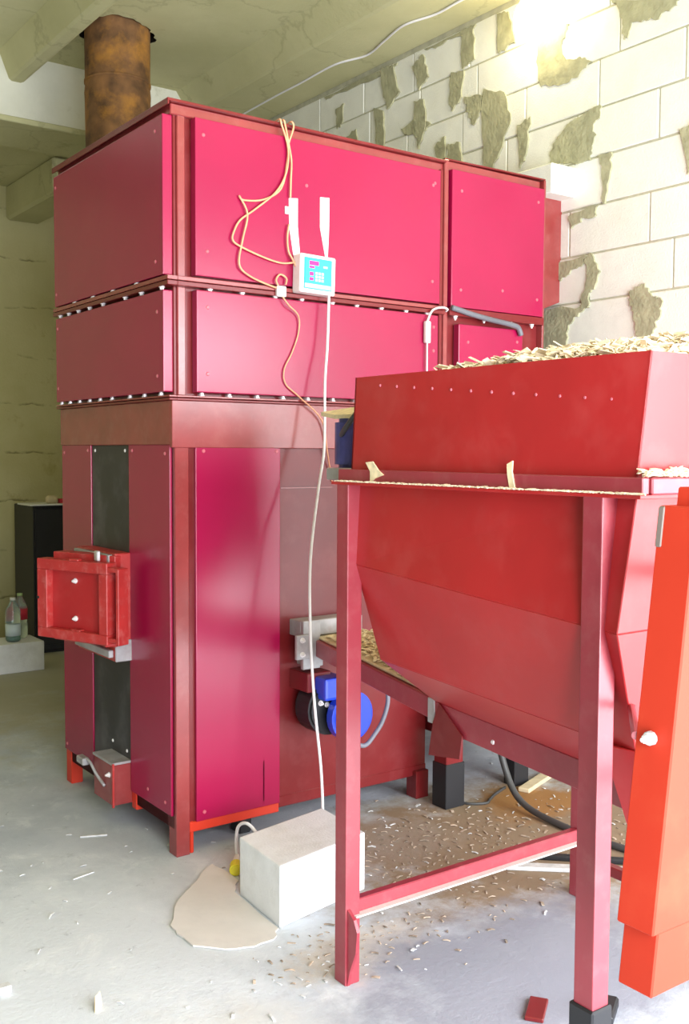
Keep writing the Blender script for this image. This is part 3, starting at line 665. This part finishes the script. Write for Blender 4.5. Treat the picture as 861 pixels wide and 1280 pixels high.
# ================================================================== floor things
bm = bmesh.new()
vs = hexa(bm, [(x_, y_, z_) for z_ in (0, .2) for x_, y_ in ((.01, -.707), (.403, -.630), (.42, -.345), (.03, -.420))]); bev(bm, .006, 2)
tag(build('aerated_block', bm, 'aerated_floor'), 'pale aerated concrete block lying by the hopper post', 'block')
bm = bmesh.new(); addbox(bm, .16, .74, 3.45, 3.74, 0, .2); bev(bm, .008, 2)
tag(build('aerated_block', bm, 'aerated_floor'), 'pale concrete block with plastic bottles standing on it', 'block')
poly = [(-.276, -.56), (-.268, -.50), (-.193, -.386), (-.13, -.32), (-.07, -.268), (.0, -.205), (.072, -.15), (.082, -.22), (.075, -.33), (.02, -.405), (.0, -.715), (-.05, -.765), (-.12, -.77), (-.20, -.735), (-.27, -.66)]
poly = jag(poly, .006, 3, 4)
o = sheet('cardboard_sheet', [(x, y, .002) for x, y in poly], .005, 'sheet_board', n=(0, 0, 1)); tag(o, 'torn off-white cardboard sheet lying beside the pale block', 'cardboard')
# power plug with a loop of cord behind the block
Pg = thing('power_plug', (.10, -.27, 0), 'yellow and white power plug with cord loop behind the block', 'plug')
cyl('plug_body', (.092, -.285, .022), (.118, -.245, .026), .022, 'yellow', Pg, seg=14, bevl=.004)
cyl('plug_neck', (.118, -.245, .026), (.145, -.205, .04), .018, 'white_plastic', Pg, seg=12, r2=.008)
tube('cord', [(.145, -.205, .04), (.135, -.215, .10), (.13, -.24, .16), (.135, -.29, .185), (.15, -.33, .16), (.17, -.35, .10), (.20, -.34, .03), (.34, -.31, .01)], .006, 'white_cable', Pg)
def bottle(x, y, z, r, h, label, body, lab, cap, z0, z1):
    b_ = thing('plastic_bottle', (x, y, z), label, 'bottle')
    lathe('bottle_body', x, y, [(r*.8, z), (r, z+.015), (r, z+h*.3), (r*.93, z+h*.36), (r, z+h*.45), (r, z+h*.68), (r*.85, z+h*.76), (r*.4, z+h*.90), (r*.33, z+h*.94)], body, b_)
    lathe('bottle_label', x, y, [(r*1.02, z+h*z0), (r*1.02, z+h*z1)], lab, b_)
    lathe('bottle_cap', x, y, [(r*.38, z+h*.94), (r*.38, z+h)], cap, b_)
bottle(.560, 3.55, .2, .050, .30, 'clear bottle with pale blue label on the far block', 'bottle_clear', 'label_pale', 'white_plastic', .14, .40)
bottle(.645, 3.66, .2, .050, .31, 'clear bottle with red label on the far block', 'bottle_clear', 'label_red', 'cap_green', .42, .66)
lathe('water', .560, 3.55, [(.044, .212), (.047, .222), (.047, .245), (.002, .246)], 'bottle_green', bpy.data.objects['plastic_bottle'])
# dark cabinet by the far wall
K = thing('cabinet', (1.1, 4.2, 0), 'black metal cabinet against the far concrete wall', 'cabinet')
box('cabinet_body', .862, 1.36, 4.0, 4.42, .02, 1.095, 'black', K, b=.005)
box('cabinet_foot', .88, 1.34, 4.02, 4.40, 0, .02, 'black', K, b=0)
box('cabinet_door', .875, 1.35, 3.988, 4.0, .06, 1.07, 'black', K, b=.003)
tag(box('paper_sheet', .83, 1.20, 3.96, 4.25, 1.095, 1.107, 'white_plastic', b=.002), 'white sheet lying on the black cabinet', 'paper')
tag(lathe('glass_jar', 1.02, 4.05, [(.03, 1.107), (.045, 1.115), (.045, 1.15), (.03, 1.165)], 'wood'), 'small tan jar on the black cabinet', 'jar')
tag(box('red_tin', 1.07, 1.16, 4.02, 4.09, 1.107, 1.14, 'label_red', b=.006, seg=2), 'small red tin on the black cabinet', 'tin')
# planks, sticks, offcuts on the floor
def stick(name, a, b_, w, h, m, label, cat, z=0):
    a = Vector((a[0], a[1], 0)); c_ = Vector((b_[0], b_[1], 0)); d = (c_-a).normalized(); s = Vector((-d.y, d.x, 0))*w/2
    bm = bmesh.new(); hexa(bm, [tuple(p+Vector((0, 0, zz))) for zz in (z, z+h) for p in (a-s, c_-s, c_+s, a+s)]); bev(bm, min(w, h)*.2)
    return tag(build(name, bm, m), label, cat)
stick('wood_strip', (1.58, -.235), (1.86, -.13), .055, .02, 'wood', 'short yellowish wooden strip below the hopper by the wall', 'wood')
stick('wood_strip', (.93, -.78), (1.32, -1.12), .045, .015, 'pale_grit', 'long pale dusty strip on the floor under the hopper', 'wood')
stick('dark_offcut', (1.08, -.78), (1.36, -1.05), .03, .02, 'black', 'dark metal offcut beside the dusty strip under the hopper', 'offcut')
stick('white_stick', (-.215, .385), (-.12, .345), .012, .006, 'pale_grit', 'thin white stick on open floor before the ash box', 'stick')
stick('white_stick', (-.385, .02), (-.30, .04), .006, .004, 'pale_grit', 'hair-thin pale splinter on the open floor', 'stick')
stick('red_offcut', (.27, -1.545), (.36, -1.48), .05, .012, 'primer_brown', 'small dark red metal offcut near the hopper post foot', 'offcut')
stick('rubber_scrap', (.40, -1.66), (.50, -1.60), .06, .03, 'black', 'black rubber scrap beside hopper post foot', 'scrap')
tag(box('white_cube', -.835, -.800, -.605, -.575, 0, .022, 'pale_grit', b=.003), 'small white crumb of block on the open floor', 'crumb')
o = sheet('wood_chip', [(-.655, -.835, .001), (-.625, -.815, .001), (-.622, -.79, .03), (-.64, -.80, .024)], .004, 'chips', n=(0, -.6, .8)); tag(o, 'tan wood chip alone on the open floor', 'wood chip')
o = sheet('wood_chip', [(-.0218, -1.722, 1.4185), (-.0218, -1.738, 1.418), (-.0218, -1.728, 1.458), (-.0218, -1.730, 1.482), (-.0218, -1.712, 1.474), (-.0218, -1.714, 1.45)], .004, 'chips', n=(-1, 0, 0)); tag(o, 'upright tan wood chip caught on the hopper rail', 'wood chip')
o = sheet('wood_chip', [(-.0218, -1.205, 1.418), (-.0218, -1.225, 1.430), (-.0218, -1.262, 1.440), (-.0218, -1.24, 1.452), (-.0218, -1.215, 1.475), (-.0218, -1.185, 1.472), (-.0218, -1.205, 1.448)], .004, 'chips', n=(-1, 0, 0)); tag(o, 'forked tan wood chip on the rail near the left post', 'wood chip')
o = sheet('plywood_splinter', [(.165, -.70, 1.6125), (.135, -.82, 1.5995), (.135, -.93, 1.5995), (.205, -.93, 1.626), (.205, -.82, 1.626)], .012, 'chips', n=(0, 0, 1)); tag(o, 'pointed plywood splinter on the blue gear motor', 'splinter')
o = tube('black_hose', [(1.34,-.165,.66),(1.36,-.215,.58),(1.38,-.24,.40),(1.415,-.28,.16),(1.40,-.40,.04),(1.386,-.645,.014),(1.40,-.95,.014),(1.5,-1.3,.014)], .014, 'dark_cable', seg=8); tag(o, 'black hose curving over the dirty floor below the hopper', 'hose')
o = tube('floor_wire', [(1.262,-.19,.006),(1.28,-.22,.006),(1.34,-.25,.006),(1.385,-.225,.006),(1.45,-.19,.006),(1.55,-.15,.006)], .006, 'dark_cable', seg=6); tag(o, 'thin dark wire on the floor beside the black leg', 'wire')
tag(box('rubber_block', .30, .36, .05, .12, 0, .07, 'black', b=.008), 'small black lump on floor beneath the boiler', 'lump')

# ---- loose material nobody could count
def chip(bm, p, s, rnd, flat=.0, yaw=None, ok=None, rest=None):
    """one curled chip; ok(vertex) must hold for all of it, rest = height its lowest point lies on"""
    yaw = rnd.uniform(0, 6.28) if yaw is None else yaw + rnd.uniform(-.25, .25); pit = rnd.uniform(-.9, .9)*(1-flat); rol = rnd.uniform(-.9, .9)*(1-flat)
    R = Matrix.Rotation(yaw, 3, 'Z') @ Matrix.Rotation(pit, 3, 'X') @ Matrix.Rotation(rol, 3, 'Y')
    L_ = s*rnd.uniform(.7, 1.6); w = s*rnd.uniform(.25, .6); k = s*rnd.uniform(.05, .3)*(1-flat*.6); th = .0022
    prof = [(-L_/2, 0), (0, k), (L_/2, rnd.uniform(-.2, .2)*s*(1-flat))]
    lo = []
    for dz in (0, th):
        for a, z in prof:
            ww = w*rnd.uniform(.5, 1)
            for sgn in (-1, 1): lo.append(Vector(p) + R @ Vector((a, sgn*ww/2, z+dz)))
    if rest is not None:
        dz = rest - min(v.z for v in lo)
        for v in lo: v.z += dz
    if ok and not all(ok(v) for v in lo): return False
    lo = [bm.verts.new(v) for v in lo]
    for f in ((0, 1, 3, 2), (2, 3, 5, 4), (6, 8, 9, 7), (8, 10, 11, 9), (0, 2, 8, 6), (2, 4, 10, 8), (1, 7, 9, 3), (3, 9, 11, 5), (0, 6, 7, 1), (4, 5, 11, 10)):
        bm.faces.new([lo[i] for i in f])
    return True
def heap_z(x, y):
    d = math.hypot((x-.52)/.55, (y+1.72)/.62)
    return 1.655 + .105*max(0, 1-d*d*.8) + .018*noise.noise((x*6, y*6, 3))
bm = bmesh.new(); rnd = random.Random(5); nx_, ny_ = 26, 26; gv = {}
for i in range(nx_+1):
    for j in range(ny_+1):
        x = .035 + (.965-.035)*i/nx_; y = -2.035 + (2.035-1.11)*j/ny_
        gv[i, j] = bm.verts.new((x, y, heap_z(x, y)-.008))
for i in range(nx_):
    for j in range(ny_): bm.faces.new((gv[i, j], gv[i+1, j], gv[i+1, j+1], gv[i, j+1]))
edge = [gv[i, 0] for i in range(nx_)] + [gv[nx_, j] for j in range(ny_)] + [gv[i, ny_] for i in range(nx_, 0, -1)] + [gv[0, j] for j in range(ny_, 0, -1)]
foot = [bm.verts.new((v.co.x, v.co.y, 1.4185)) for v in edge]
for k in range(len(edge)): j = (k+1) % len(edge); bm.faces.new((edge[k], edge[j], foot[j], foot[k]))
bm.faces.new(foot)
inside = lambda v: v.z > 1.712 or (.024 < v.x < .976 and -2.044 < v.y < -1.096)
for _ in range(5200):
    x = rnd.uniform(.035, .95); y = rnd.uniform(-2.03, -1.12)
    chip(bm, (x, y, heap_z(x, y)+rnd.uniform(-.004, .016)), rnd.uniform(.018, .05), rnd, .25, ok=inside)
o = build('wood_shavings', bm, 'chips_pale'); o['kind'] = 'stuff'; tag(o, 'heap of pale wood shavings filling the red hopper', 'wood shavings')
bm = bmesh.new()
on_front = lambda v: -.041 < v.x < -.0223
on_side = lambda v: -2.098 < v.y < -2.0535
n_ = 0
while n_ < 420:
    y = rnd.uniform(-2.09, -1.06); n_ += chip(bm, (rnd.uniform(-.036, -.026), y, 1.42), rnd.uniform(.008, .020), rnd, .9, yaw=math.pi/2, ok=on_front, rest=1.4178)
n_ = 0
while n_ < 260: n_ += chip(bm, (rnd.uniform(-.01, .4), rnd.uniform(-2.09, -2.06), 1.455), rnd.uniform(.012, .032), rnd, .6, yaw=0, ok=on_side, rest=1.4518+rnd.uniform(0, .008))
o = build('rim_sawdust', bm, 'chips_pale'); o['kind'] = 'stuff'; tag(o, 'pale sawdust lying along the hopper rim flange', 'sawdust')
bm = bmesh.new()
for _ in range(700):
    t_ = .10+.85*rnd.random(); x = .60-.28*t_ + rnd.uniform(.02, .24); y = -.02-1.05*t_
    chip(bm, (x, y, .778), rnd.uniform(.015, .04), rnd, .6, rest=.7758+rnd.uniform(0, .008), ok=lambda v: -1.068 < v.y < -.083)
o = build('duct_chips', bm, 'chips'); o['kind'] = 'stuff'; tag(o, 'tan wood chips lying on top of the auger duct', 'wood chips')
KEEP_BOX = [(-.04, .04, -1.17, -1.05), (.94, 1.01, -1.125, -1.05), (-.05, .03, -2.01, -1.93), (.94, 1.01, -2.01, -1.93), (1.13, 1.26, -.21, .05), (1.59, 1.70, -.17, -.08), (-.02, .45, -.73, -.32), (.28, .38, .03, .14), (-.01, .08, -.02, .06)]
KEEP_LINE = [(.93, -.78, 1.32, -1.12, .028), (1.08, -.78, 1.36, -1.05, .02), (1.58, -.235, 1.86, -.13, .034), (-.215, .385, -.12, .345, .008), (-.385, .02, -.30, .04, .005), (.27, -1.545, .36, -1.48, .03), (.40, -1.66, .50, -1.60, .035),
             (1.41, -.30, 1.395, -.40, .02), (1.395, -.40, 1.384, -.645, .02), (1.384, -.645, 1.398, -.95, .02), (1.398, -.95, 1.5, -1.3, .02),
             (1.20, -.13, 1.28, -.225, .01), (1.28, -.225, 1.36, -.255, .01), (1.36, -.255, 1.45, -.205, .01), (1.45, -.205, 1.55, -.15, .01),
             (.08, -.30, .15, -.20, .03), (.13, -.20, .20, -.35, .02), (.20, -.345, .34, -.305, .015), (.44, -.34, .40, -.305, .012), (-.82, -.59, -.81, -.59, .03), (-.66, -.84, -.62, -.78, .02)]
def in_poly(x, y, P):
    c = False
    for k in range(len(P)):
        (x1, y1), (x2, y2) = P[k], P[k-1]
        if (y1 > y) != (y2 > y) and x < (x2-x1)*(y-y1)/(y2-y1)+x1: c = not c
    return c
def free(x, y, r):
    if x > WX-.03-r: return False
    for a, b_, c, d in KEEP_BOX:
        if a-r < x < b_+r and c-r < y < d+r: return False
    for x1, y1, x2, y2, w in KEEP_LINE:
        dx_, dy_ = x2-x1, y2-y1; t_ = max(0, min(1, ((x-x1)*dx_+(y-y1)*dy_)/max(dx_*dx_+dy_*dy_, 1e-9)))
        if math.hypot(x-x1-t_*dx_, y-y1-t_*dy_) < w+r: return False
    return not any(in_poly(x+r*math.cos(q_), y+r*math.sin(q_), poly) for q_ in (0, 1.05, 2.1, 3.14, 4.2, 5.2))
laid = []
def litter(name, m, label, cat, spots, s0, s1):
    bm = bmesh.new()
    for cx, cy, sx, sy, n in spots:
        k = 0; tries = 0
        while k < n and tries < n*25:
            tries += 1; x = rnd.gauss(cx, sx); y = rnd.gauss(cy, sy); sz = rnd.uniform(s0, s1); r = sz*.86
            if not free(x, y, r) or any((x-a)**2+(y-b_)**2 < (r+c)**2 for a, b_, c in laid): continue
            chip(bm, (x, y, .004), sz, rnd, .85, rest=.0); laid.append((x, y, r)); k += 1
    o = build(name, bm, m); o['kind'] = 'stuff'; tag(o, label, cat)
litter('floor_grit', 'grit', 'brown grit and bark scattered on the floor under the hopper', 'grit', [(.85, -.45, .25, .15, 190), (1.25, -.7, .35, .25, 190), (.1, -.95, .12, .07, 70), (.45, -.9, .25, .12, 40)], .006, .026)
litter('floor_chips', 'pale_grit', 'pale chips and crumbs scattered over the concrete floor', 'crumbs', [(.85, -.35, .22, .15, 45), (1.2, -.65, .3, .22, 26), (-.3, .25, .25, .3, 22), (-.5, -.4, .25, .3, 8), (.05, -.97, .15, .08, 26), (1.9, -.6, .1, .5, 50)], .006, .026)
